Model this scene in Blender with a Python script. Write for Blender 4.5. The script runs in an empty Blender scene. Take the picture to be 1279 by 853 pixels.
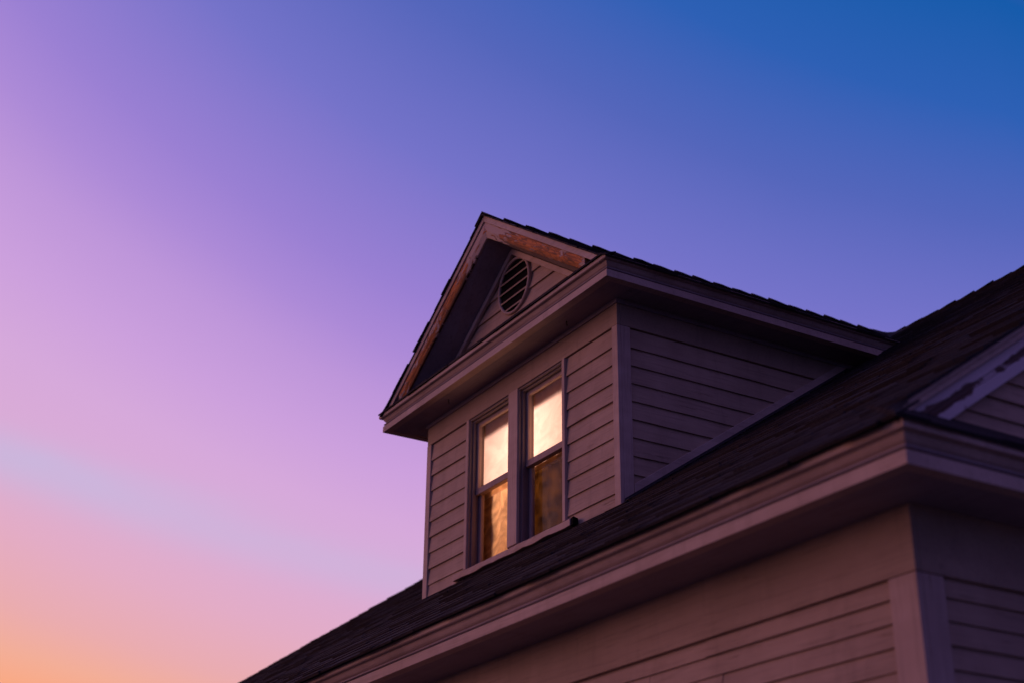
import bpy, bmesh, math, random
from mathutils import Vector, Matrix
random.seed(7)
S = bpy.context.scene
COL = S.collection
G = 4.65                      # height of the dormer's foot above the ground
R = math.radians

# ------------------------------------------------------------------ camera
cam_d = bpy.data.cameras.new('camera'); cam = bpy.data.objects.new('camera', cam_d); COL.objects.link(cam)
S.camera = cam
right = Vector((0.5118111, 0.859051, 0.00898786))
down = Vector((-0.35780742, 0.22266494, -0.90685951))
fwd = Vector((-0.78103985, 0.46092484, 0.42133721))
m = Matrix((right, -down, -fwd)).transposed().to_4x4()
m.translation = Vector((7.43742, -5.21929, -3.05071 + G))
cam.matrix_world = m
cam_d.sensor_width = 36.0; cam_d.lens = 1847.41 / 1279 * 36
cam_d.clip_start = 0.05; cam_d.clip_end = 3000
cam_d.dof.use_dof = True; cam_d.dof.focus_distance = 9.9; cam_d.dof.aperture_fstop = 1.5

# ------------------------------------------------------------------ dusk sky
W = bpy.data.worlds.new('World'); S.world = W; W.use_nodes = True
nt = W.node_tree; N = nt.nodes; L = nt.links; N.clear()
def nd(t, **k):
    n = N.new(t)
    for a, b in k.items(): setattr(n, a, b)
    return n
def mth(op, a, b=None, c=None):
    n = nd('ShaderNodeMath', operation=op)
    for i, v in enumerate((a, b, c)):
        if v is None: continue
        if isinstance(v, (int, float)): n.inputs[i].default_value = v
        else: L.new(v, n.inputs[i])
    return n.outputs[0]
SUN_AZ = -100.0               # compass of the afterglow, degrees from +Y towards +X
tc = nd('ShaderNodeTexCoord'); sp = nd('ShaderNodeSeparateXYZ'); L.new(tc.outputs['Generated'], sp.inputs[0])
X_, Y_, Z_ = sp.outputs
el = mth('MULTIPLY', mth('ARCSINE', Z_), 180 / math.pi)
hl = mth('SQRT', mth('MAXIMUM', mth('SUBTRACT', 1.0, mth('MULTIPLY', Z_, Z_)), 1e-5))
sx, sy = math.sin(R(SUN_AZ)), math.cos(R(SUN_AZ))
dot = mth('DIVIDE', mth('ADD', mth('MULTIPLY', X_, sx), mth('MULTIPLY', Y_, sy)), hl)
az = mth('MULTIPLY', mth('ARCCOSINE', mth('MINIMUM', mth('MAXIMUM', dot, -1.0), 1.0)), 180 / math.pi)
el0 = mth('MAXIMUM', el, 0.0)
kz = mth('MINIMUM', mth('MAXIMUM', mth('ADD', mth('MULTIPLY', mth('SUBTRACT', el0, 12.0), 0.0146), 0.25), 0.20), 0.66)
u = mth('ADD', mth('ADD', el0, 9.0), mth('MULTIPLY', kz, mth('SUBTRACT', az, 20.0)))
u = mth('ADD', u, mth('MULTIPLY', mth('MAXIMUM', mth('SUBTRACT', az, 62.0), 0.0), 0.45))
nz = nd('ShaderNodeTexNoise'); nz.inputs['Scale'].default_value = 3.0; nz.inputs['Detail'].default_value = 3.0
L.new(tc.outputs['Generated'], nz.inputs['Vector'])
u = mth('ADD', u, mth('MULTIPLY', mth('SUBTRACT', nz.outputs['Fac'], 0.5), 1.6))
def lin(c):
    return tuple(((v / 255 + 0.055) / 1.055) ** 2.4 if v > 10 else v / 255 / 12.92 for v in c) + (1.0,)
ramp = nd('ShaderNodeValToRGB'); L.new(mth('DIVIDE', u, 90.0), ramp.inputs[0])
stops = [(0, (1.9, .62, .16)), (8, (1.6, .52, .15)), (15, (1.15, .40, .15)),
         (19.7, (255, 166, 114)), (21.8, (243, 174, 152)), (23.4, (234, 172, 176)), (26, (227, 172, 198)), (29, (219, 172, 213)), (32.2, (214, 169, 219)),
         (35, (204, 160, 221)), (38, (190, 150, 218)), (40.5, (172, 138, 215)), (43.4, (154, 128, 211)), (50, (117, 115, 201)), (57, (84, 102, 187)), (64, (46, 96, 181)), (71, (22, 91, 171)),
         (80, (82, 90, 168)), (90, (104, 86, 154))]
e = ramp.color_ramp.elements
while len(e) > 1: e.remove(e[-1])
for i, (p, c) in enumerate(stops):
    k = e[0] if i == 0 else e.new(p / 90.0)
    k.position = p / 90.0
    k.color = c + (1,) if max(c) < 10 else lin(c)
# a thin bluish veil of cloud, low in the west
mp = nd('ShaderNodeMapping'); mp.inputs['Scale'].default_value = (2.2, 2.2, 9.0); L.new(tc.outputs['Generated'], mp.inputs[0])
nz2 = nd('ShaderNodeTexNoise'); nz2.inputs['Scale'].default_value = 1.6; nz2.inputs['Detail'].default_value = 4.0; L.new(mp.outputs[0], nz2.inputs['Vector'])
band = mth('SUBTRACT', el, mth('ADD', mth('SUBTRACT', 22.7, mth('MULTIPLY', az, 0.185)), mth('MULTIPLY', mth('SUBTRACT', nz2.outputs['Fac'], 0.5), 1.6)))
veil = mth('MULTIPLY', mth('POWER', 2.718, mth('MULTIPLY', mth('MULTIPLY', band, band), -0.95)), mth('MULTIPLY', nz2.outputs['Fac'], 1.0))
mixc = nd('ShaderNodeMixRGB'); L.new(veil, mixc.inputs[0]); L.new(ramp.outputs[0], mixc.inputs[1]); mixc.inputs[2].default_value = lin((196, 186, 224))
bg = nd('ShaderNodeBackground'); L.new(mixc.outputs[0], bg.inputs[0]); bg.inputs[1].default_value = 1.0
wo = nd('ShaderNodeOutputWorld'); L.new(bg.outputs[0], wo.inputs[0])

# the last light over the horizon: one very soft, low, warm sun
sd = bpy.data.lights.new('sun', 'SUN'); sd.energy = 0.58; sd.angle = R(35); sd.color = (1.0, 0.40, 0.27)
sun = bpy.data.objects.new('sun', sd); COL.objects.link(sun)
d_sun = Vector((math.sin(R(-140)) * math.cos(R(13)), math.cos(R(-140)) * math.cos(R(13)), math.sin(R(13))))
sun.rotation_euler = d_sun.to_track_quat('Z', 'Y').to_euler()

S.view_settings.view_transform = 'Standard'; S.view_settings.look = 'None'
S.view_settings.gamma = 1.0; S.view_settings.exposure = 0.0; S.view_settings.use_curve_mapping = False
S.render.engine = 'CYCLES'
S.cycles.use_denoising = True; S.cycles.max_bounces = 8; S.cycles.transparent_max_bounces = 12

# ------------------------------------------------------------------ materials
class Mat:
    def __init__(s, name):
        s.m = bpy.data.materials.new(name); s.m.use_nodes = True
        s.t = s.m.node_tree; s.N = s.t.nodes; s.L = s.t.links
        s.b = s.N['Principled BSDF']; s.out = s.N['Material Output']
        s.tc = s.N.new('ShaderNodeTexCoord')
    def n(s, t, **k):
        n = s.N.new(t)
        for a, b in k.items(): setattr(n, a, b)
        return n
    def put(s, v, sock):
        if isinstance(v, (int, float, tuple)): sock.default_value = v
        else: s.L.new(v, sock)
    def map(s, sc, loc=(0, 0, 0)):
        n = s.n('ShaderNodeMapping'); n.inputs['Scale'].default_value = sc; n.inputs['Location'].default_value = loc
        s.L.new(s.tc.outputs['Object'], n.inputs[0]); return n.outputs[0]
    def noise(s, vec, scale=1, detail=4, rough=.6, dist=0):
        n = s.n('ShaderNodeTexNoise'); s.L.new(vec, n.inputs['Vector'])
        n.inputs['Scale'].default_value = scale; n.inputs['Detail'].default_value = detail
        n.inputs['Roughness'].default_value = rough; n.inputs['Distortion'].default_value = dist
        return n.outputs['Fac']
    def math(s, op, a, b=0.0, c=None):
        n = s.n('ShaderNodeMath', operation=op); s.put(a, n.inputs[0]); s.put(b, n.inputs[1])
        if c is not None: s.put(c, n.inputs[2])
        return n.outputs[0]
    def rng(s, v, a, b, c=0.0, d=1.0):
        n = s.n('ShaderNodeMapRange', interpolation_type='SMOOTHSTEP'); s.put(v, n.inputs[0])
        for i, q in enumerate((a, b, c, d)): s.put(q, n.inputs[i + 1])
        return n.outputs[0]
    def mix(s, f, a, b):
        n = s.n('ShaderNodeMixRGB'); s.put(f, n.inputs[0])
        for q, k in ((a, 1), (b, 2)): s.put(q + (1,) if isinstance(q, tuple) else q, n.inputs[k])
        return n.outputs[0]
    def bump(s, h, st=.3, dist=.01):
        n = s.n('ShaderNodeBump'); n.inputs['Strength'].default_value = st; n.inputs['Distance'].default_value = dist
        s.L.new(h, n.inputs['Height']); return n.outputs[0]
    def sep(s):
        n = s.n('ShaderNodeSeparateXYZ'); s.L.new(s.tc.outputs['Object'], n.inputs[0]); return n.outputs

AX = {'x': (1.2, 26, 26), 'y': (26, 1.2, 26), 'z': (26, 26, 1.2)}
AZ_ = 2.742 + G; T_ = .68
WOOD = (0.62, 0.20, 0.05); WOOD_D = (0.16, 0.06, 0.025)
def paint(name, axis, base, base2, wear=0.66, knots=True, rough=.62, bump=.35):
    """old oil paint on boards: grain runs along the axis, dirt, flaked spots and nail heads"""
    M = Mat(name)
    g = M.noise(M.map(AX[axis]), 2.2, 5, .65, .6)
    big = M.noise(M.map((1, 1, 1)), 2.3, 4, .6)
    fine = M.noise(M.map(tuple(v * .35 for v in AX[axis])), 5, 6, .7)
    col = M.mix(M.rng(big, .32, .68), base, base2)
    col = M.mix(M.math('MULTIPLY', M.rng(g, .48, .70), .42), col, tuple(v * .45 for v in base))
    brd = M.noise(M.map((.5, .5, 9.0)), 1.3, 1, .4)
    col = M.mix(M.math('MULTIPLY', M.rng(brd, .35, .65), .16), col, (.20, .12, .10))
    fl = M.math('MULTIPLY', M.rng(fine, wear, wear + .03), M.rng(big, .42, .6))
    col = M.mix(M.math('MULTIPLY', fl, .75), col, (0.16, 0.095, 0.06))
    h = M.math('SUBTRACT', g, M.math('MULTIPLY', fl, .8))
    dr_ = M.noise(M.map((7, 7, .9)), 1.4, 5, .7)
    col = M.mix(M.math('MULTIPLY', M.rng(dr_, .50, .74), .30), col, tuple(v * .4 for v in base))
    if knots:
        v = M.n('ShaderNodeTexVoronoi'); v.inputs['Scale'].default_value = 5.2; M.L.new(M.map((1, 1, 1.0), (.3, .1, .2)), v.inputs['Vector'])
        cs = M.n('ShaderNodeSeparateColor'); M.L.new(v.outputs['Color'], cs.inputs[0])
        dots = M.math('MULTIPLY', M.rng(v.outputs['Distance'], .035, .055, 1, 0), M.rng(cs.outputs[0], .72, .74))
        col = M.mix(M.math('MULTIPLY', dots, .8), col, (0.06, 0.035, 0.03))
    M.put(col, M.b.inputs['Base Color']); M.put(rough, M.b.inputs['Roughness'])
    M.b.inputs['Specular IOR Level'].default_value = .25
    M.put(M.bump(h, bump, .006), M.b.inputs['Normal'])
    return M.m
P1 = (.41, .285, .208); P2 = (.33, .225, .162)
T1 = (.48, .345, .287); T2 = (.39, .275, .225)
mt = {}
for ax in 'xyz':
    mt['sid' + ax] = paint('siding_paint_' + ax, ax, P1, P2, .615)
    mt['trim' + ax] = paint('trim_paint_' + ax, ax, T1, T2, .64, False)
mt['frieze'] = paint('frieze_paint', 'x', (.355, .245, .18), (.29, .20, .145), .64, False)
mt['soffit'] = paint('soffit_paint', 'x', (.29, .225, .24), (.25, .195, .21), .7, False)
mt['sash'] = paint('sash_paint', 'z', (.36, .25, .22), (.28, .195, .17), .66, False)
mt['jamb'] = paint('jamb_shade_paint', 'z', (.17, .125, .13), (.13, .095, .10), .66, False)  # shade of the window recess put into the jamb colour

def peel(name, slope_axis, amount):
    """paint flaking off a raking board, orange bare wood beneath"""
    M = Mat(name)
    o = M.sep()
    a = o[0] if slope_axis == 'x' else o[1]
    sc = (3.5, 12, 7) if slope_axis == 'x' else (12, 3.5, 7)
    n1 = M.noise(M.map(sc), 1.5, 6, .62, .5)
    n2 = M.noise(M.map((1, 1, 1)), 1.7, 2, .5)
    if slope_axis == 'x':
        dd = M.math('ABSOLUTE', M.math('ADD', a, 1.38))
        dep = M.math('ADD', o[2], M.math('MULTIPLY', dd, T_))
        cb = M.n('ShaderNodeCombineXYZ'); M.put(dd, cb.inputs[0]); M.put(a, cb.inputs[1]); M.put(dep, cb.inputs[2])
        def mp_(sc):
            q = M.n('ShaderNodeMapping'); q.inputs['Scale'].default_value = sc; M.L.new(cb.outputs[0], q.inputs[0]); return q.outputs[0]
        n1 = M.noise(mp_((4.5, .8, 13)), 1.5, 7, .68, .8)
        low = M.rng(dep, AZ_ - .08, AZ_ - .19)
        zone = M.math('ADD', M.math('MULTIPLY', M.rng(dd, .10, .62), M.rng(dd, 1.2, 1.42, 1, .55)), M.math('MULTIPLY', low, .25))
    else:
        n1 = M.noise(M.map((1.5, 2.6, 4.5)), 1.6, 4, .55, .4)
        dep = M.math('SUBTRACT', M.math('ADD', M.math('MULTIPLY', a, T_), .012 + G), o[2])
        q = M.math('ABSOLUTE', M.math('SUBTRACT', dep, .128))
        zone = M.rng(q, .002, .045, 1.0, .0)
    th = M.math('ADD', M.math('MULTIPLY', n1, .8), M.math('MULTIPLY', n2, .2))
    mask = M.rng(M.math('ADD', th, M.math('MULTIPLY', zone, amount)), .60, .615 if slope_axis == 'x' else .66)
    gr = M.noise(mp_((2.4, 1, 30)) if slope_axis == 'x' else M.map((22, 1.4, 22)), 2.0, 6, .7, 1.4)
    wood = M.mix(M.rng(gr, .36, .62), WOOD, (0.22, 0.065, 0.017))
    spots = M.noise(mp_((7, 1, 16)) if slope_axis == 'x' else M.map((6, 6, 6)), 2.2, 4, .65, .6)
    wood = M.mix(M.rng(spots, .50, .62), wood, WOOD_D)
    if slope_axis == 'x':
        wood = M.mix(M.rng(dep, AZ_ - .150, AZ_ - .200), wood, (.05, .024, .016))   # darker towards the lower edge
    pn = M.mix(n2, T1, T2)
    if slope_axis == 'y':
        pn = M.mix(n2, (.56, .47, .50), (.46, .38, .40)); wood = M.mix(gr, (.15, .085, .075), (.085, .05, .045))
    col = M.mix(mask, pn, wood)
    M.put(col, M.b.inputs['Base Color']); M.put(.7, M.b.inputs['Roughness']); M.b.inputs['Specular IOR Level'].default_value = .2
    h = M.math('ADD', M.math('MULTIPLY', mask, -1.0), M.math('MULTIPLY', gr, .25))
    M.put(M.bump(h, .7, .006), M.b.inputs['Normal'])
    return M.m
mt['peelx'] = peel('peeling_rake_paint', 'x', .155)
mt['peely'] = peel('flaking_gable_paint', 'y', .20)

def shingle():
    M = Mat('asphalt_shingle')
    a = M.n('ShaderNodeAttribute', attribute_name='tone')
    n1 = M.noise(M.map((9, 14, 14)), 3, 5, .7)
    gran = M.noise(M.map((1, 1, 1)), 95, 4, .75)
    col = M.mix(a.outputs['Fac'], (.028, .021, .024), (.078, .058, .056))
    col = M.mix(M.math('MULTIPLY', M.rng(n1, .4, .75), .5), col, (.085, .060, .055))
    col = M.mix(M.math('MULTIPLY', M.rng(gran, .35, .7), .6), tuple(v for v in (.018, .014, .017)), col)
    M.put(col, M.b.inputs['Base Color']); M.put(.9, M.b.inputs['Roughness']); M.b.inputs['Specular IOR Level'].default_value = .12
    M.put(M.bump(M.math('ADD', gran, n1), .55, .004), M.b.inputs['Normal'])
    return M.m
mt['shingle'] = shingle()

def flat(name, c, rough=.7, spec=.3):
    M = Mat(name); n = M.noise(M.map((1, 1, 1)), 9, 4, .6)
    M.put(M.mix(n, c, tuple(v * .7 for v in c)), M.b.inputs['Base Color']); M.put(rough, M.b.inputs['Roughness'])
    M.b.inputs['Specular IOR Level'].default_value = spec
    return M.m
mt['dark'] = flat('dark_gap', (.005, .004, .005), .9, .05); mt['iron'] = flat('rusty_iron', (.06, .04, .035), .5)
mt['deck'] = flat('roof_deck', (.03, .024, .026)); mt['room'] = flat('room_plaster', (.36, .17, .06))
mt['found'] = flat('foundation_concrete', (.28, .26, .25))

def ground_mat():
    M = Mat('dry_lawn'); n = M.noise(M.map((1, 1, 1)), 1.5, 8, .7); k = M.noise(M.map((1, 1, 1)), 40, 4, .7)
    c = M.mix(n, (.13, .125, .10), (.18, .165, .135)); c = M.mix(M.math('MULTIPLY', k, .5), c, (.07, .075, .05))
    M.put(c, M.b.inputs['Base Color']); M.put(.95, M.b.inputs['Roughness']); M.put(M.bump(k, .8, .03), M.b.inputs['Normal'])
    return M.m
mt['ground'] = ground_mat()

def glass(name, dust, smudge):
    M = Mat(name); M.N.remove(M.b)
    tr = M.n('ShaderNodeBsdfTransparent'); tr.inputs[0].default_value = (.97, .96, .94, 1)
    gl = M.n('ShaderNodeBsdfGlossy'); gl.inputs['Roughness'].default_value = .04
    fr = M.n('ShaderNodeFresnel'); fr.inputs['IOR'].default_value = 1.18
    w = M.noise(M.map((1.5, 1.5, 1.5)), 2, 2, .5)
    bm_ = M.bump(w, .12, .02); M.L.new(bm_, gl.inputs['Normal'])
    mx = M.n('ShaderNodeMixShader'); M.L.new(fr.outputs[0], mx.inputs[0]); M.L.new(tr.outputs[0], mx.inputs[1]); M.L.new(gl.outputs[0], mx.inputs[2])
    di = M.n('ShaderNodeBsdfDiffuse'); di.inputs[0].default_value = (.42, .27, .15, 1)
    tl = M.n('ShaderNodeBsdfTranslucent'); tl.inputs[0].default_value = (.50, .34, .20, 1)
    ad = M.n('ShaderNodeAddShader'); M.L.new(di.outputs[0], ad.inputs[0]); M.L.new(tl.outputs[0], ad.inputs[1])
    s1 = M.noise(M.map((5, 5, 1.6)), 2.2, 5, .65, 1.5); s2 = M.noise(M.map((1, 1, 1)), 6, 5, .6, 2.5)
    f = M.math('ADD', dust, M.math('MULTIPLY', M.rng(M.math('MULTIPLY', M.math('ADD', s1, s2), .5), .46, .68), smudge))
    m2 = M.n('ShaderNodeMixShader'); M.L.new(f, m2.inputs[0]); M.L.new(mx.outputs[0], m2.inputs[1]); M.L.new(ad.outputs[0], m2.inputs[2])
    M.L.new(m2.outputs[0], M.out.inputs[0]); return M.m
mt['glass'] = glass('window_glass', .02, .04); mt['smudged'] = glass('smudged_window_glass', .012, .12)

def cloth(name, c_ref, c_tr, folds, var):
    M = Mat(name); M.N.remove(M.b)
    n = M.noise(M.map((6, 6, 1.5) if folds else (2.2, 2.2, 3.4)), 1.6, 5, .55, 2.2)
    a = M.mix(M.rng(n, .3, .7), c_tr, tuple(v * var for v in c_tr))
    di = M.n('ShaderNodeBsdfDiffuse'); di.inputs[0].default_value = c_ref + (1,)
    tl = M.n('ShaderNodeBsdfTranslucent'); M.L.new(a, tl.inputs[0])
    ad = M.n('ShaderNodeAddShader'); M.L.new(di.outputs[0], ad.inputs[0]); M.L.new(tl.outputs[0], ad.inputs[1])
    M.L.new(ad.outputs[0], M.out.inputs[0]); return M.m
mt['shade'] = cloth('white_blind_cloth', (.05, .042, .037), (.72, .585, .51), False, .80)
mt['curtain'] = cloth('amber_curtain_cloth', (.12, .06, .02), (.60, .37, .17), False, .42)
mt['panel'] = cloth('brown_curtain_cloth', (.06, .03, .01), (.040, .0175, .0028), False, .12)

# ------------------------------------------------------------------ mesh helpers (z given from the dormer's foot)
def V(bm, x, y, z): return bm.verts.new((x, y, z + G))
def box(bm, x0, x1, y0, y1, z0, z1):
    v = [V(bm, x, y, z) for x in (x0, x1) for y in (y0, y1) for z in (z0, z1)]
    for f in ((0, 1, 3, 2), (4, 6, 7, 5), (0, 4, 5, 1), (2, 3, 7, 6), (0, 2, 6, 4), (1, 5, 7, 3)):
        bm.faces.new([v[i] for i in f])
def hexa(bm, P):
    """box from 8 points: four of the near face, four of the far face, in the same turn"""
    v = [V(bm, *p) for p in P]
    for f in ((0, 1, 2, 3), (7, 6, 5, 4), (0, 4, 5, 1), (1, 5, 6, 2), (2, 6, 7, 3), (3, 7, 4, 0)):
        bm.faces.new([v[i] for i in f])
def loft(bm, rings, caps=True, closed=True):
    vs = [[V(bm, *p) for p in r] for r in rings]
    n = len(vs[0])
    for a, b in zip(vs, vs[1:]):
        for i in range(n if closed else n - 1):
            j = (i + 1) % n
            bm.faces.new((a[i], a[j], b[j], b[i]))
    if caps and closed:
        bm.faces.new(list(reversed(vs[0]))); bm.faces.new(vs[-1])
def obj(name, bm, mat, parent=None, bevel=0.0, smooth=False, recalc=True):
    if recalc: bmesh.ops.recalc_face_normals(bm, faces=bm.faces[:])
    me = bpy.data.meshes.new(name); bm.to_mesh(me); bm.free()
    o = bpy.data.objects.new(name, me); COL.objects.link(o); o.parent = parent
    me.materials.append(mat)
    if smooth:
        for p in me.polygons: p.use_smooth = True
    if bevel:
        b = o.modifiers.new('edge', 'BEVEL'); b.width = bevel; b.segments = 2; b.limit_method = 'ANGLE'; b.angle_limit = R(40)
    return o
def new(): return bmesh.new()
def jit(a): return random.uniform(-a, a)

# ------------------------------------------------------------------ the ground
bm = new()
for i in range(1):
    v = [V(bm, x, y, -G) for x, y in ((-900, -900), (900, -900), (900, 900), (-900, 900))]; bm.faces.new(v)
gr = obj('ground', bm, mt['ground'], recalc=False); gr['kind'] = 'structure'

# ------------------------------------------------------------------ the house
house = bpy.data.objects.new('house', None); COL.objects.link(house)
house['label'] = 'weathered pale clapboard house with dark shingle roof and a lit gabled dormer'; house['category'] = 'house'

T = .68; B0 = .012                      # main roof: z = T*y + B0
def rz(y): return T * y + B0
WX0, WX1, WY0 = -8.06, 3.63, -1.23      # outer faces of the corner boards
YR = 4.2; WY1 = 2 * YR - WY0
EAVE_Y = -1.60; OV = WY0 - EAVE_Y       # overhang .37

# --- clapboards
def clap_front(bm, x0, x1, y, zt, zb, ex, first):
    """boards on a wall facing -Y; y is the sheathing plane"""
    z = first
    rows = []
    while z > zb - ex: rows.append(z); z -= ex
    for zz in rows:
        lo, hi = max(zz, zb), min(zz + ex + .012, zt)
        if hi - lo < .006: continue
        k = jit(.0012)
        def yy(q): return y - (.005 + .0135 * (1 - (q - zz) / ex)) + k
        cuts = [x0] + ([x1 - random.uniform(.7, 3.6), x1 - random.uniform(4.2, 7.0)][::-1] if x1 - x0 > 5 else []) + [x1]
        for ca, cb in zip(cuts, cuts[1:]):
            n = max(2, int((cb - ca) / .35)); rings = []; k = jit(.0014)
            for i in range(n + 1):
                x = ca + .0012 + (cb - ca - .0024) * i / n; w = jit(.0016)
                rings.append([(x, yy(lo) + k, lo + w), (x, yy(hi) + k, hi), (x, y + .004, hi), (x, y + .004, lo + w)])
            loft(bm, rings)
def clap_side(bm, x, y0, y1, zt, zb, ex, first, ystart=None, yend=None):
    """boards on a wall facing +X; yend(z) / ystart(z) clip each board"""
    z = first
    rows = []
    while z > zb - ex: rows.append(z); z -= ex
    for zz in rows:
        lo, hi = max(zz, zb), min(zz + ex + .012, zt)
        if hi - lo < .006: continue
        k = jit(.0012)
        def xx(q): return x + (.005 + .0135 * (1 - (q - zz) / ex)) + k
        ya = ystart or (lambda q: y0); yb = yend or (lambda q: y1)
        rings = []; n = 6
        if max(yb(lo), yb(hi)) - max(ya(lo), ya(hi)) < .01: continue
        for i in range(n + 1):
            f = i / n; w = jit(.0014) if 0 < i < n else 0
            a = ya(lo) + (yb(lo) - ya(lo)) * f; b = ya(hi) + (yb(hi) - ya(hi)) * f
            rings.append([(xx(lo), a, lo + w), (xx(hi), b, hi), (x - .004, b, hi), (x - .004, a, lo + w)])
        loft(bm, rings)

# ------------------------------------------------------------------ main walls
FZ = -1.497                              # underside of the frieze board
bm = new()
clap_front(bm, WX0 + .1, 3.482, WY0 + .030, FZ + .01, -4.35, .09, -1.573)
fw_ = obj('front_wall', bm, mt['sidx'], house)
bm = new(); box(bm, WX0 + .05, WX1 - .04, WY0 + .034, WY0 + .12, -4.35, -1.0); obj('sheathing', bm, mt['dark'], fw_)
bm = new()
GX = 3.60                                # sheathing plane of the right gable
def gable_top(y): return min(rz(y), rz(2 * YR - y)) - .10
clap_side(bm, GX, -1.087, WY1 - .1, FZ + .01, -4.35, .09, -1.573)
def up0(z): return max(-1.2, (z + .10 - B0) / T)
clap_side(bm, GX, -1.1, WY1, 2.75, -1.2, .09, -1.573 + .09 * 48, ystart=up0, yend=lambda z: 2 * YR - up0(z))
gw = obj('gable_wall', bm, mt['sidy'], house)
bm = new(); box(bm, WX1 - .12, GX - .006, WY0 + .13, WY1 - .05, -4.35, -1.0)
v = [(GX - .006, WY0 + .13, -1.0), (GX - .006, YR, 2.7), (GX - .006, WY1 - .05, -1.0)]
loft(bm, [v, [(p[0] - .1, p[1], p[2]) for p in v]]); obj('sheathing', bm, mt['dark'], gw)
# far left gable and back, plain boards
bm = new(); box(bm, WX0 + .02, WX0 + .12, WY0 + .13, WY1 - .05, -4.35, -1.0)
v = [(WX0 + .02, WY0 + .13, -1.0), (WX0 + .02, YR, 2.7), (WX0 + .02, WY1 - .05, -1.0)]
loft(bm, [v, [(p[0] + .1, p[1], p[2]) for p in v]]); box(bm, WX0 + .02, WX1 - .03, WY1 - .04, WY1 + .02, -4.35, -1.0)
obj('rear_wall', bm, mt['sidy'], house)
bm = new(); box(bm, WX0 - .02, WX1 + .02, WY0 - .02, WY1 + .02, -4.65, -4.352); obj('foundation', bm, mt['found'], house)
# frieze boards and corner boards
bm = new(); box(bm, WX0, WX1, WY0, WY0 + .030, FZ, -1.205); box(bm, WX1 - .028, WX1, WY0 + .0305, WY1, FZ + .0, -1.205)
obj('frieze_board', bm, mt['frieze'], house, .003)
bm = new(); box(bm, 3.482, WX1 - .0015, WY0 + .0015, WY0 + .032, -4.35, FZ - .0025); box(bm, WX1 - .030, WX1 - .0015, WY0 + .0325, -1.087, -4.35, FZ - .0025)
obj('corner_board', bm, mt['trimz'], house, .003)
bm = new(); box(bm, WX0 + .002, WX0 + .148, WY0 + .0015, WY0 + .032, -4.35, FZ - .0025); obj('corner_board', bm, mt['trimz'], house, .003)

# ------------------------------------------------------------------ box cornices
def cornice_profile(k=1.0):
    """(outward offset from the tip, drop from the top), tip to fascia bottom"""
    crown = [(-.050, .000), (.0, .0), (.0, -.026), (-.006, -.031), (-.026, -.033), (-.030, -.040), (-.034, -.048), (-.042, -.060), (-.054, -.070), (-.060, -.072)]
    bed = [(-.066, -.0725), (-.060, -.077), (-.040, -.079), (-.034, -.083), (-.034, -.089), (-.040, -.093), (-.064, -.094)]
    fascia = [(-.066, -.1025), (-.030, -.1035), (-.030, -.158), (-.066, -.158)]
    return [[(a * k, b * k) for a, b in q] for q in (crown, bed, fascia)]
def sweep(bm, prof, path, tip, ztop, wob=0.0):
    """prof: closed (o,z); path: list of (x,y, ox,oy) where o multiplies (ox,oy)"""
    rings = []
    pp = []
    for a, b in zip(path, path[1:]):
        n = max(1, int(math.hypot(b[0] - a[0], b[1] - a[1]) / .5))
        for i in range(n):
            f = i / n; pp.append(tuple(a[j] + (b[j] - a[j]) * f if j < 2 else None for j in range(2)) + ((a[2], a[3]) if i == 0 else (a[4], a[5])))
    pp.append(path[-1][:4])
    for q in pp:
        w = jit(wob)
        rings.append([(q[0] + (tip + o) * q[2], q[1] + (tip + o) * q[3], ztop + z + w) for o, z in prof])
    loft(bm, rings)
ZT = rz(EAVE_Y) - .006
k = 1.0
# path entries: corner x, y, outward mitre (ox, oy), then the outward of the run that starts here
pathL = [(WX0, WY1, -1, 0, -1, 0), (WX0, WY0, -1, -1, 0, -1), (WX1, WY0, 1, -1, 1, 0), (WX1, WY1, 1, 0, 1, 0)]
TIP = .345
crown, bed, fas = cornice_profile(.985)
def close(p, back=-.09):
    return p + [(back, p[-1][1]), (back, p[0][1])]
bm = new(); sweep(bm, close(crown), pathL, TIP, ZT, .0015); c_ = obj('eave_cornice', bm, mt['trimx'], house)
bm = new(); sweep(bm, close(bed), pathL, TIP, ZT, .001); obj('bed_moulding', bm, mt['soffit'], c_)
bm = new(); sweep(bm, close(fas), pathL, TIP, ZT, .001); fo = obj('fascia_board', bm, mt['trimx'], house)
bm = new()
zs = ZT - .156
box(bm, WX0 - .28, WX1 + .28, WY0 - .285, WY0 + .01, zs + .004, zs + .02); box(bm, WX1 - .01, WX1 + .28, WY0 + .0105, WY1, zs + .004, zs + .02)
box(bm, WX0 - .28, WX0 + .01, WY0 + .0105, WY1, zs + .004, zs + .02)
obj('eave_soffit', bm, mt['soffit'], house)

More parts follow.
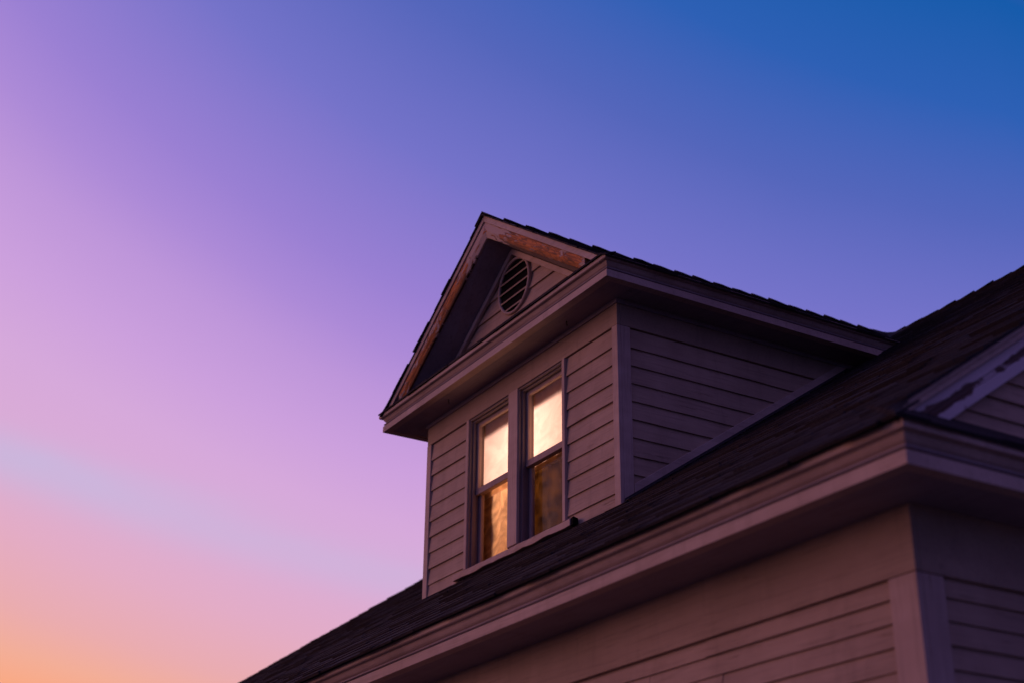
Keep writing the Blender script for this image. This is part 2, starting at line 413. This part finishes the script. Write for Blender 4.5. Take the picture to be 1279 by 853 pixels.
# ------------------------------------------------------------------ shingles
def shingle_rows(bm, rows, place, lay, ex, smax=1e9, thick=1.0):
    """rows: list of (row, a0, a1) along the eave; place(a, s, h) -> point; s runs up the slope"""
    for i, a0, a1 in rows:
        a = a0 - random.uniform(0, .25) ; first = True
        s0 = i * ex
        while a < a1:
            w = random.choice((.17, .22, .26, .32, .33)) + jit(.02)
            p, q = max(a, a0 + jit(.010)), min(a + w - .003, a1 + jit(.010))
            a += w
            if q - p < .015: continue
            if lay and not lay((p + q) / 2, s0 + ex / 2): continue
            th = (random.choice((.007, .009, .009, .013)) + jit(.001)) * thick; dr = jit(.008); tl = jit(.004)
            P = [place(p, s0 + dr, -.006), place(q, s0 + dr, -.006), place(q, s0 + dr + tl, th), place(p, s0 + dr, th)]
            s1 = min(s0 + ex + .02, smax)
            if s1 - s0 < .02: continue
            Q = [place(p, s1, -.008), place(q, s1, -.008), place(q, s1, .0012), place(p, s1, .0012)]
            n0 = len(bm.faces); hexa(bm, P + Q)
            bm.faces.ensure_lookup_table()
            tone = random.random() ** 1.4
            for f in bm.faces[n0:]:
                for l in f.loops: l[bm.loops.layers.float_color['tone']] = (tone, tone, tone, 1)
def shingle_bm():
    b = new(); b.loops.layers.float_color.new('tone'); return b
NL = math.hypot(1, T)
EXH = .118                               # horizontal run of one course
RX0, RX1 = -8.14, 3.715
HIP = .27 / .31
def place_f(a, s, h): y = EAVE_Y - .012 + s; return (a, y - h * T / NL, rz(y) + h / NL)
DX0, DX1 = -2.755, -.005                 # dormer side walls
def lay_front(a, s):
    y = EAVE_Y - .012 + s
    return not (DX0 + .1 < a < DX1 - .1 and .16 < y < 2.6)
rows = []
nrow = int((YR - EAVE_Y) / EXH) + 1
for i in range(nrow):
    y = i * EXH
    ext = max(0, .25 - y * 1.35)
    rows.append((i, RX0 - ext, RX1 + ext))
bm = shingle_bm(); shingle_rows(bm, rows, place_f, lay_front, EXH, YR - EAVE_Y + .012)
# split tabs at the dormer footprint are left whole; the walls hide their ends
def place_b(a, s, h): y = EAVE_Y - .012 + s; return (a, 2 * YR - y + h * T / NL, rz(y) + h / NL)
shingle_rows(bm, rows[::1], place_b, None, EXH, YR - EAVE_Y + .012)
roof = obj('main_roof', bm, mt['shingle'], house)
# roof deck under the shingles, left open inside the dormer
bm = new()
def deck(bm, x0, x1, y0, y1, back=False):
    t = .05
    f = (lambda y: 2 * YR - y) if back else (lambda y: y)
    hexa(bm, [(x0, f(y0), rz(y0) - .008), (x1, f(y0), rz(y0) - .008), (x1, f(y0), rz(y0) - t), (x0, f(y0), rz(y0) - t),
              (x0, f(y1), rz(y1) - .008), (x1, f(y1), rz(y1) - .008), (x1, f(y1), rz(y1) - t), (x0, f(y1), rz(y1) - t)])
deck(bm, RX0 + .02, RX1 - .03, EAVE_Y + .05, .10)
deck(bm, RX0 + .02, DX0 + .05, .1002, 2.7); deck(bm, DX1 - .05, RX1 - .03, .1002, 2.7); deck(bm, RX0 + .02, RX1 - .03, 2.7002, YR)
deck(bm, RX0 + .02, RX1 - .03, EAVE_Y + .05, YR, True)
obj('roof_deck', bm, mt['deck'], roof)
def caps(bm, n, step, fn, hw, drop):
    """folded ridge caps: fn(d, side, h) gives a point; the d=0 end of each cap rides high"""
    for i in range(n):
        d0 = i * step + jit(.012); d1 = d0 + step * 1.35; h0 = .036 + jit(.005); h1 = .008; k = jit(.006)
        n0 = len(bm.faces)
        for sgn in (-1, 1):
            P = [fn(d0, 0, h0 + k), fn(d0, sgn * hw, h0 - drop), fn(d0, sgn * hw, h0 - drop - .011), fn(d0, 0, h0 - .011)]
            Q = [fn(d1, 0, h1), fn(d1, sgn * hw, h1 - drop), fn(d1, sgn * hw, h1 - drop - .009), fn(d1, 0, h1 - .009)]
            hexa(bm, P + Q)
        bm.faces.ensure_lookup_table(); tone = random.random() * .6
        for f in bm.faces[n0:]:
            for l in f.loops: l[bm.loops.layers.float_color['tone']] = (tone, tone, tone, 1)
bm = shingle_bm()
caps(bm, 56, .212, lambda d, s, h: (RX1 + .01 - d, YR + s, rz(YR) + h - .012), .12, .082)
obj('ridge_cap', bm, mt['shingle'], roof)
# small pent roof over the gable-end cornice
PS = .60
XT = WX1 + TIP
def place_p(a, s, h): x = XT + .012 - s; return (x + h * .5, a, ZT + .006 + PS * s - .009 + h * .8)
bm = shingle_bm()
shingle_rows(bm, [(i, EAVE_Y - .02 + i * .105 / HIP, WY1 + .36 - i * .105 / HIP) for i in range(4)], place_p, None, .105)
hexa(bm, [(XT - .02, EAVE_Y + .02, ZT - .004), (XT - .02, WY1 + .3, ZT - .004), (XT - .02, WY1 + .3, ZT - .02), (XT - .02, EAVE_Y + .02, ZT - .02),
          (GX, EAVE_Y + .42, ZT + .27), (GX, WY1 - .1, ZT + .27), (GX, WY1 - .1, ZT + .24), (GX, EAVE_Y + .42, ZT + .24)])
obj('pent_roof', bm, mt['shingle'], house)
# raking boards of the gable ends
def rake_side(bm, x0, x1, d0, d1, y0=-1.36, wob=0.0):
    """board following the roof slope in the plane of a gable end, between depths d0 and d1 under the roof surface"""
    for back in (0, 1):
        ys = [y0 + (YR - y0) * i / 10 for i in range(11)]
        f = (lambda y: 2 * YR - y) if back else (lambda y: y)
        loft(bm, [[(x0, f(y), rz(y) - d0), (x1, f(y), rz(y) - d0), (x1, f(y), rz(y) - d1 + jit(wob)), (x0, f(y), rz(y) - d1)] for y in ys])
for sgn, xx, in ((1, 3.62), (-1, -8.05)):
    def X(o): return xx + sgn * o
    bm = new(); rake_side(bm, X(.0), X(.080), .008, .030); rake_side(bm, X(.0), X(.070), .0302, .060)
    rk = obj('rake_board', bm, mt['trimy'], house, .003)
    bm = new(); rake_side(bm, X(.0), X(.045), .064, .115, wob=.003); rake_side(bm, X(.0), X(.032), .116, .142); rake_side(bm, X(0), X(.040), .143, .205, wob=.004)
    o = obj('rake_frieze', bm, mt['peely'], rk, .003)
    if sgn > 0: rk['label'] = 'raking trim of the near gable with paint flaking off'

# ------------------------------------------------------------------ dormer walls
EXD = .13; FB = 1.298; ST = 1.483        # siding exposure, frieze bottom, soffit
sill_b = .042
bm = new()
clap_front(bm, -.652, -.068, .022, FB + .01, -.12, EXD, 1.153)
clap_front(bm, -2.69, -2.086, .022, FB + .01, -.12, EXD, 1.153)
clap_front(bm, -2.0855, -.6525, .022, sill_b + .01, -.12, EXD, -.017)
dw = obj('dormer_front_wall', bm, mt['sidx'], house)
bm = new()
for x0, x1, z0, z1 in ((-2.70, -2.09, -.2, 1.3), (-.65, -.06, -.2, 1.3), (-2.0899, -.6501, -.2, .03), (-2.74, -.02, 1.3002, 1.64)):
    box(bm, x0, x1, .026, .13, z0, z1)
obj('sheathing', bm, mt['dark'], dw)
bm = new()
def dend(z): return (z - B0 + .06) / T
clap_side(bm, -.026, .106, 3, FB + .01, -.1, EXD, 1.153, ystart=lambda z: .103, yend=lambda z: max(.104, dend(z) - .11))
sw = obj('dormer_side_wall', bm, mt['sidy'], house)
bm = new(); loft(bm, [[(x, .135, -.1), (x, 2.5, 1.62), (x, 2.5, 1.65), (x, .135, 1.65)] for x in (-.14, -.032)]); obj('sheathing', bm, mt['dark'], sw)
bm = new(); loft(bm, [[(x, .02, -.1), (x, 2.5, 1.62), (x, 2.5, 1.65), (x, .02, 1.65)] for x in (-2.732, -2.62)]); obj('dormer_side_wall', bm, mt['sidy'], house)
# corner boards, friezes, flashing board
for k_, x0, x1 in ((0, -.068, 0.0), (1, -2.758, -2.688)):
    bm = new(); box(bm, x0, x1, -.004, .026, -.03, FB - .002)
    if k_ == 0: box(bm, -.030, -.0005, .0265, .105, .0, FB - .002)
    else: box(bm, x0 + .0005, x0 + .03, .0265, .105, .0, FB - .002)
    obj('corner_board', bm, mt['trimz'], dw, .003)
bm = new(); box(bm, -2.756, -.002, -.002, .026, FB, ST + .02); box(bm, -.030, -.002, .0265, 2.8, FB, ST + .02)
box(bm, -2.756, -2.73, .0265, 2.8, FB, ST + .02)
obj('frieze_board', bm, mt['frieze'], dw, .003)
bm = new()                               # moulding under the dormer soffit
box(bm, -2.77, .014, -.016, -.0022, ST - .03, ST + .01); box(bm, -.0017, .014, -.0016, 2.6, ST - .03, ST + .01)
obj('soffit_moulding', bm, mt['soffit'], dw, .006)
bm = new()
ys = [.0 + .3 * i for i in range(8)]
loft(bm, [[(-.030, y, rz(y) - .05), (.006, y, rz(y) - .05), (.006, y, rz(y) + .088), (-.030, y, rz(y) + .088)] for y in [.1065 + .3 * i for i in range(8)]])
fl = obj('flashing_board', bm, mt['trimy'], sw, .003)
bm = new()                               # bent metal flashing along the roof
loft(bm, [[(.0065, y, rz(y) + .012), (.05, y, rz(y) + .012), (.05, y, rz(y) + .016), (.0105, y, rz(y) + .016), (.0105, y, rz(y) + .03), (.0065, y, rz(y) + .03)] for y in [.02 + .3 * i for i in range(8)]])
obj('step_flashing', bm, mt['deck'], sw)

# ------------------------------------------------------------------ dormer cornice
DT = 1.627; DTIP = .288
crown, bed, fas = cornice_profile(.93)
dpath = [(-2.825, 2.75, -1, 0, -1, 0), (-2.825, 0, -1, -1, 0, -1), (0, 0, 1, -1, 1, 0), (0, 2.75, 1, 0, 1, 0)]
bm = new(); sweep(bm, close(crown), dpath, DTIP, DT, .0015); dc = obj('dormer_cornice', bm, mt['trimx'], house)
bm = new(); sweep(bm, close(bed), dpath, DTIP, DT, .001); obj('bed_moulding', bm, mt['soffit'], dc)
bm = new(); sweep(bm, close(fas), dpath, DTIP, DT, .001); obj('fascia_board', bm, mt['trimx'], dc)
bm = new(); z = DT - .145
box(bm, -3.03, .24, -.235, .01, z + .003, z + .02); box(bm, -.04, .24, .0105, 2.8, z + .003, z + .02); box(bm, -3.0, -2.72, .0105, 2.8, z + .003, z + .02)
box(bm, -2.73, -.03, -.05, .0, z + .03, DT + .03)
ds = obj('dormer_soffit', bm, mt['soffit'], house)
# little iron hooks left in the soffit
for x, y in ((-.48, -.10), (-2.17, -.13)):
    bm = new(); box(bm, x - .004, x + .004, y - .004, y + .004, z - .03, z + .004); box(bm, x - .004, x + .016, y - .0035, y + .0035, z - .036, z - .0302)
    obj('hook', bm, mt['iron'], ds)

# ------------------------------------------------------------------ dormer gable
AXC = -1.38; AZ = 2.742
def gz(x): return AZ - T * abs(x - AXC)
bm = new()
zz = 1.283 - .0 
for kx in range(-1, 10):
    zb_ = 1.283 + .13 * kx + .0
    lo, hi = max(zb_, 1.64), zb_ + .142
    hw_lo = (AZ - .21 - lo) / T; hw_hi = (AZ - .21 - hi) / T
    if hw_hi < .02: continue
    if hi < 1.66: continue
    rings = []
    yl, yh = .02 - .022 , .02 - .005
    yl_ = yl + (lo - zb_) / .13 * .017
    for i in range(7):
        f = i / 6
        a = AXC - hw_lo + 2 * hw_lo * f; b = AXC - hw_hi + 2 * hw_hi * f
        rings.append([(a, yl_, lo), (b, yh, hi), (b, .03, hi), (a, .03, lo)])
    loft(bm, rings)
dg = obj('dormer_gable_wall', bm, mt['sidx'], house)
bm = new(); v = [(AXC - 1.35, .031, 1.66), (AXC + 1.35, .031, 1.66), (AXC, .031, 2.6)]
loft(bm, [v, [(p[0], .12, p[2]) for p in v]]); obj('sheathing', bm, mt['dark'], dg)
# round louvred vent
VC = (-1.365, 2.178); VR = .236
def ring(bm, r0, r1, y0, y1, n=48):
    rr = []
    for i in range(n):
        a = 2 * math.pi * i / n; c, s = math.cos(a), math.sin(a)
        rr.append([(VC[0] + r * c, y, VC[1] + r * s) for r, y in ((r0, y1), (r0, y0), (r0 + (r1 - r0) * .3, y0 - .006), (r1 - (r1 - r0) * .3, y0 - .006), (r1, y0), (r1, y1))])
    vs = [[V(bm, *p) for p in q] for q in rr]
    for i in range(n):
        a, b = vs[i], vs[(i + 1) % n]
        for j in range(6): bm.faces.new((a[j], a[(j + 1) % 6], b[(j + 1) % 6], b[j]))
bm = new(); ring(bm, VR - .022, VR, -.016, .025); vent = obj('gable_vent', bm, mt['trimx'], house, 0)
vent['label'] = 'round louvred attic vent in the dormer gable'
bm = new(); n = 40
v = [V(bm, VC[0] + (VR - .02) * math.cos(2 * math.pi * i / n), -.004, VC[1] + (VR - .02) * math.sin(2 * math.pi * i / n)) for i in range(n)]; bm.faces.new(v)
obj('vent_opening', bm, mt['dark'], vent)
for i in range(5):
    z = VC[1] - .172 + .083 * i - .012
    hw = math.sqrt(max(.0004, (VR - .018) ** 2 - (z + .01 - VC[1]) ** 2)) - .002
    bm = new(); x0, x1 = VC[0] - hw, VC[0] + hw
    hexa(bm, [(x0, -.018, z), (x1, -.018, z), (x1, -.018, z + .013), (x0, -.018, z + .013), (x0, -.007, z + .003), (x1, -.007, z + .003), (x1, -.007, z + .013), (x0, -.007, z + .013)])
    obj('louvre', bm, mt['frieze'], vent)
# raking boards on the front of the dormer
def rake_front(bm, y0, y1, d0, d1, end=1.585, wob=0.0, seg=12):
    for s in (-1, 1):
        rings = []
        for i in range(seg + 1):
            x = AXC + s * end * i / seg; w = jit(wob)
            rings.append([(x, y0, gz(x) - d0), (x, y0 + jit(wob) * .3, gz(x) - d1 + w), (x, y1, gz(x) - d1 + w), (x, y1, gz(x) - d0)])
        loft(bm, rings)
bm = new(); rake_front(bm, -.285, -.245, .007, .072); 
rb = obj('rake_board', bm, mt['trimx'], house, .003)
bm = new()
for s_ in (-1, 1):
    rings = []
    for i in range(25):
        t_ = 1.40 * i / 24; x = AXC + s_ * t_; b_ = .207 - .034 * t_ / 1.4 + jit(.002); c_2 = .0725 + (b_ - .0725) * .55
        rings.append([(x, -.274, gz(x) - .0725), (x, -.272, gz(x) - c_2), (x, -.252, gz(x) - b_), (x, -.235, gz(x) - b_), (x, -.235, gz(x) - .0725)])
    loft(bm, rings)
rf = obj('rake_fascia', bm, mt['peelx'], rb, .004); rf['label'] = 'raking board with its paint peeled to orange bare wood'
bm = new()                                # sloping soffit between the raking board and the gable wall
for s in (-1, 1):
    x1 = AXC + s * 1.52
    hexa(bm, [(AXC, -.2345, gz(AXC) - .200), (x1, -.2345, gz(x1) - .165), (x1, -.2345, gz(x1) - .14), (AXC, -.2345, gz(AXC) - .14),
              (AXC, .02, gz(AXC) - .236), (x1, .02, gz(x1) - .236), (x1, .02, gz(x1) - .21), (AXC, .02, gz(AXC) - .21)])
obj('rake_soffit', bm, mt['soffit'], rb)
bm = new(); rake_front(bm, -.030, -.003, .2365, .290, 1.30)
obj('rake_frieze', bm, mt['trimx'], rb, .003)
# pent roof on top of the front cornice
bm = shingle_bm()
def place_dp(a, s, h): return (a, -DTIP - .014 + s, DT + .006 + .42 * s + h)
shingle_rows(bm, [(i, -3.11 + .13 * i, .262 - .20 * i) for i in range(3)], place_dp, None, .105)
hexa(bm, [(-3.03, -DTIP + .02, DT - .001), (.27, -DTIP + .02, DT - .001), (.27, -DTIP + .02, DT + .006), (-3.03, -DTIP + .02, DT + .006),
          (-2.8, -.0, DT + .12), (.03, 0, DT + .12), (.03, 0, DT + .128), (-2.8, 0, DT + .128)])
obj('dormer_pent_roof', bm, mt['shingle'], house)

# ------------------------------------------------------------------ dormer roof
NLD = NL
bm = shingle_bm()
KX = 1.56; EX_ = 1.69                      # where the slope kicks out, and its edge
def prof(s):                               # s: horizontal distance from the eave edge
    r = EX_ - s                            # distance from the ridge line
    if r > KX: return r, AZ - .010 - T * KX - (r - KX) * .50
    return r, AZ - .010 - T * r
for sgn in (-1, 1):
    def place_d(a, s, h, sgn=sgn):
        r, z = prof(s); return (AXC + sgn * (r + h * .5), a, z + h * .82)
    rows = []
    for i in range(15):
        s = i * .116; r, z = prof(s)
        rows.append((i, -.300, (z - B0) / T + .25))
    shingle_rows(bm, rows, place_d, lambda a, s: prof(s)[0] > -.01, .116, EX_, .55)
dr = obj('dormer_roof', bm, mt['shingle'], house)
bm = new()
for sgn in (-1, 1):
    ra, rb_ = 0.0, KX
    za, zb = AZ - .018, AZ - .018 - T * KX
    hexa(bm, [(AXC + sgn * ra, -.244, za), (AXC + sgn * rb_, -.244, zb), (AXC + sgn * rb_, -.244, zb - .03), (AXC + sgn * ra, -.244, za - .03),
              (AXC + sgn * ra, 4.15, za), (AXC + sgn * rb_, 2.6, zb), (AXC + sgn * rb_, 2.6, zb - .03), (AXC + sgn * ra, 4.15, za - .03)])
    hexa(bm, [(AXC + sgn * KX, -.244, zb), (AXC + sgn * 1.66, -.244, DT + .002), (AXC + sgn * 1.66, -.244, DT + .0005), (AXC + sgn * KX, -.244, zb - .03),
              (AXC + sgn * KX, 2.6, zb), (AXC + sgn * 1.66, 2.5, DT + .002), (AXC + sgn * 1.66, 2.5, DT + .0005), (AXC + sgn * KX, 2.6, zb - .03)])
obj('roof_deck', bm, mt['deck'], dr)
bm = shingle_bm()
top = [(-1.40, 3.70, 2.762), (-1.38, 3.824, 2.768), (-1.37, 3.903, 2.763), (-1.34, 3.946, 2.752), (-1.27, 3.965, 2.735), (-1.16, 3.97, 2.724), (-1.04, 3.97, 2.716), (-.9, 3.96, 2.703)]
loft(bm, [[(x, y, z), (x + .10, y - .10, min(z - .012, max(rz(y - .10), AZ - .7 * abs(x + .10 - AXC)))), (x + .30, y - .30, rz(y - .30) - .01), (x - .02, y + .30, z - .30)] for x, y, z in top])
obj('valley_shingles', bm, mt['shingle'], dr)
bm = shingle_bm()
caps(bm, 22, .207, lambda d, s, h: (AXC + s, -.302 + d, AZ + h - .019), .11, .075)
obj('ridge_cap', bm, mt['shingle'], dr)

# ------------------------------------------------------------------ windows
SZ0, SZ1 = .092, 1.290
bm = new()                                # shared sill
xs = [-2.175 + 1.640 * i / 24 for i in range(25)]
loft(bm, [[(x, -.050 + jit(.003), .012 + jit(.005)), (x, -.050 + jit(.003), .058), (x, .10, .0925), (x, .10, .02)] for x in xs])
si = obj('window_sill', bm, mt['trimx'], house, .003); si['label'] = 'long sill under both windows with chipped edges and a split end'
bm = new(); hexa(bm, [(-.534, -.048, .004), (-.500, -.050, .012), (-.497, -.048, .066), (-.534, -.044, .060), (-.534, -.005, .004), (-.505, -.005, .015), (-.505, -.005, .06), (-.534, -.005, .060)])
obj('split_end', bm, mt['dark'], si)
bm = new(); hexa(bm, [(-2.20, -.030, .028), (-2.165, -.034, .04), (-2.165, -.034, .075), (-2.22, -.03, .065), (-2.20, -.002, .03), (-2.165, -.002, .04), (-2.165, -.002, .075), (-2.22, -.002, .065)])
hexa(bm, [(-2.26, -.02, -.012), (-2.12, -.026, .012), (-2.12, -.026, .042), (-2.22, -.02, .036), (-2.26, -.002, -.012), (-2.12, -.002, .012), (-2.12, -.002, .042), (-2.22, -.002, .036)])
obj('broken_trim', bm, mt['trimx'], si)
bm = new(); box(bm, -1.437, -1.303, -.010, .12, SZ0 - .0, SZ1 + .006); obj('window_mullion', bm, mt['trimz'], house, .004)
def window(x0, x1, casing, glass2, label):
    bm = new()                            # jamb liners and stops
    box(bm, x0 - .0, x0 + .012, .0, .128, SZ0, SZ1); box(bm, x1 - .012, x1, .0, .128, SZ0, SZ1); box(bm, x0 + .0122, x1 - .0122, .0, .128, SZ1 - .012, SZ1)
    box(bm, x0 + .0122, x0 + .026, .022, .052, SZ0, SZ1 - .0122); box(bm, x1 - .026, x1 - .0122, .022, .052, SZ0, SZ1 - .0122)
    box(bm, x0 + .0262, x1 - .0262, .022, .052, SZ1 - .026, SZ1 - .0122)
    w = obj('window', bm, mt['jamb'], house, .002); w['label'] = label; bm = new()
    if casing < 0: box(bm, x0 - .040, x0 - .0005, -.012, .03, SZ0 - .008, SZ1 + .006)
    else: box(bm, x1 + .0005, x1 + .036, -.012, .03, SZ0 - .008, SZ1 + .006)
    obj('casing', bm, mt['trimz'], w, .003)
    def sash(name, z0, z1, y0, y1, st, top, bot, gm):
        bm = new(); a, b = x0 + .013, x1 - .013
        box(bm, a, a + st, y0, y1, z0, z1); box(bm, b - st, b, y0, y1, z0, z1)
        box(bm, a + st + .0002, b - st - .0002, y0 + .001, y1 - .001, z0, z0 + bot); box(bm, a + st + .0002, b - st - .0002, y0 + .001, y1 - .001, z1 - top, z1)
        s_ = obj(name, bm, mt['sash'], w, .003)
        bm = new(); yg = (y0 + y1) / 2
        v = [V(bm, *p) for p in ((a + st - .004, yg, z0 + bot - .004), (b - st + .004, yg, z0 + bot - .004), (b - st + .004, yg, z1 - top + .004), (a + st - .004, yg, z1 - top + .004))]
        bm.faces.new(v)
        g = obj('glass_pane', bm, gm, w, recalc=False)
    sash('upper_sash', .672, SZ1 - .0125,   .053, .084, .037, .042, .050, mt['glass'])
    sash('lower_sash', SZ0 + .001, .712, .0855, .116, .036, .030, .044, glass2)
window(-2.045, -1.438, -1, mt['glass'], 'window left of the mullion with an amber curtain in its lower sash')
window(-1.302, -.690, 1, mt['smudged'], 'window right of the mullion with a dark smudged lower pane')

# ------------------------------------------------------------------ the room behind, blinds and curtains
bm = new()
def quad(bm, *P): bm.faces.new([V(bm, *p) for p in P])
x0, x1, y0, y1, z0, z1 = -2.61, -.15, .131, 2.3, -.12, 1.82
quad(bm, (x0, y0, z0), (x0, y1, z0), (x1, y1, z0), (x1, y0, z0)); quad(bm, (x0, y0, z1), (x1, y0, z1), (x1, y1, z1), (x0, y1, z1))
quad(bm, (x0, y0, z0), (x0, y0, z1), (x0, y1, z1), (x0, y1, z0)); quad(bm, (x1, y0, z0), (x1, y1, z0), (x1, y1, z1), (x1, y0, z1)); quad(bm, (x0, y1, z0), (x0, y1, z1), (x1, y1, z1), (x1, y1, z0))
box(bm, x0, x1, .215, .245, 1.152, z1)     # unseen beam, added to shade the top of the blinds
ro = obj('attic_room', bm, mt['room'], house)
def sheet(bm, xa, xb, za, zb, y, amp, waves, nx=60, nz=16, hem=0.0):
    vs = []
    for j in range(nz + 1):
        z = za + (zb - za) * j / nz; row = []
        for i in range(nx + 1):
            f = i / nx; x = xa + (xb - xa) * f
            row.append(V(bm, x, y + amp * math.sin(f * waves * 6.283 + .6 * math.sin(j * .4)) + hem * math.sin(j * .9 + i * .11), z))
        vs.append(row)
    for j in range(nz):
        for i in range(nx): bm.faces.new((vs[j][i], vs[j][i + 1], vs[j + 1][i + 1], vs[j + 1][i]))
def tagged(o, lab, cat, grp=None):
    o['label'] = lab; o['category'] = cat
    if grp: o['group'] = grp
bm = new(); sheet(bm, -2.13, -1.372, .66, 1.32, .150, .0012, 2); o = obj('window_blind', bm, mt['shade'], smooth=True, recalc=False)
tagged(o, 'glowing pale blind above the amber curtain', 'blind', 'glowing blinds in the upper sashes')
bm = new(); sheet(bm, -1.366, -.60, .66, 1.32, .150, .0012, 2); o = obj('window_blind', bm, mt['shade'], smooth=True, recalc=False)
tagged(o, 'glowing pale blind above the dark brown curtain', 'blind', 'glowing blinds in the upper sashes')
bm = new(); sheet(bm, -2.13, -1.372, .06, .76, .165, .007, 4, hem=.003); o = obj('curtain', bm, mt['curtain'], smooth=True, recalc=False)
tagged(o, 'amber curtain glowing behind the lower left pane', 'curtain')
bm = new(); sheet(bm, -2.13, -1.93, .06, .75, .19, .006, 2); obj('curtain_edge', bm, mt['panel'], o, smooth=True, recalc=False)
bm = new(); sheet(bm, -1.366, -.60, .06, .715, .165, .006, 5, hem=.002); o = obj('curtain', bm, mt['panel'], smooth=True, recalc=False)
tagged(o, 'dark brown curtain behind the smudged lower right pane', 'curtain')
ld = bpy.data.lights.new('room_lamp', 'POINT'); ld.energy = 78; ld.color = (1.0, .66, .56); ld.shadow_soft_size = .26
lo = bpy.data.objects.new('room_lamp', ld); COL.objects.link(lo); lo.location = (-1.48, .90, .92 + G)
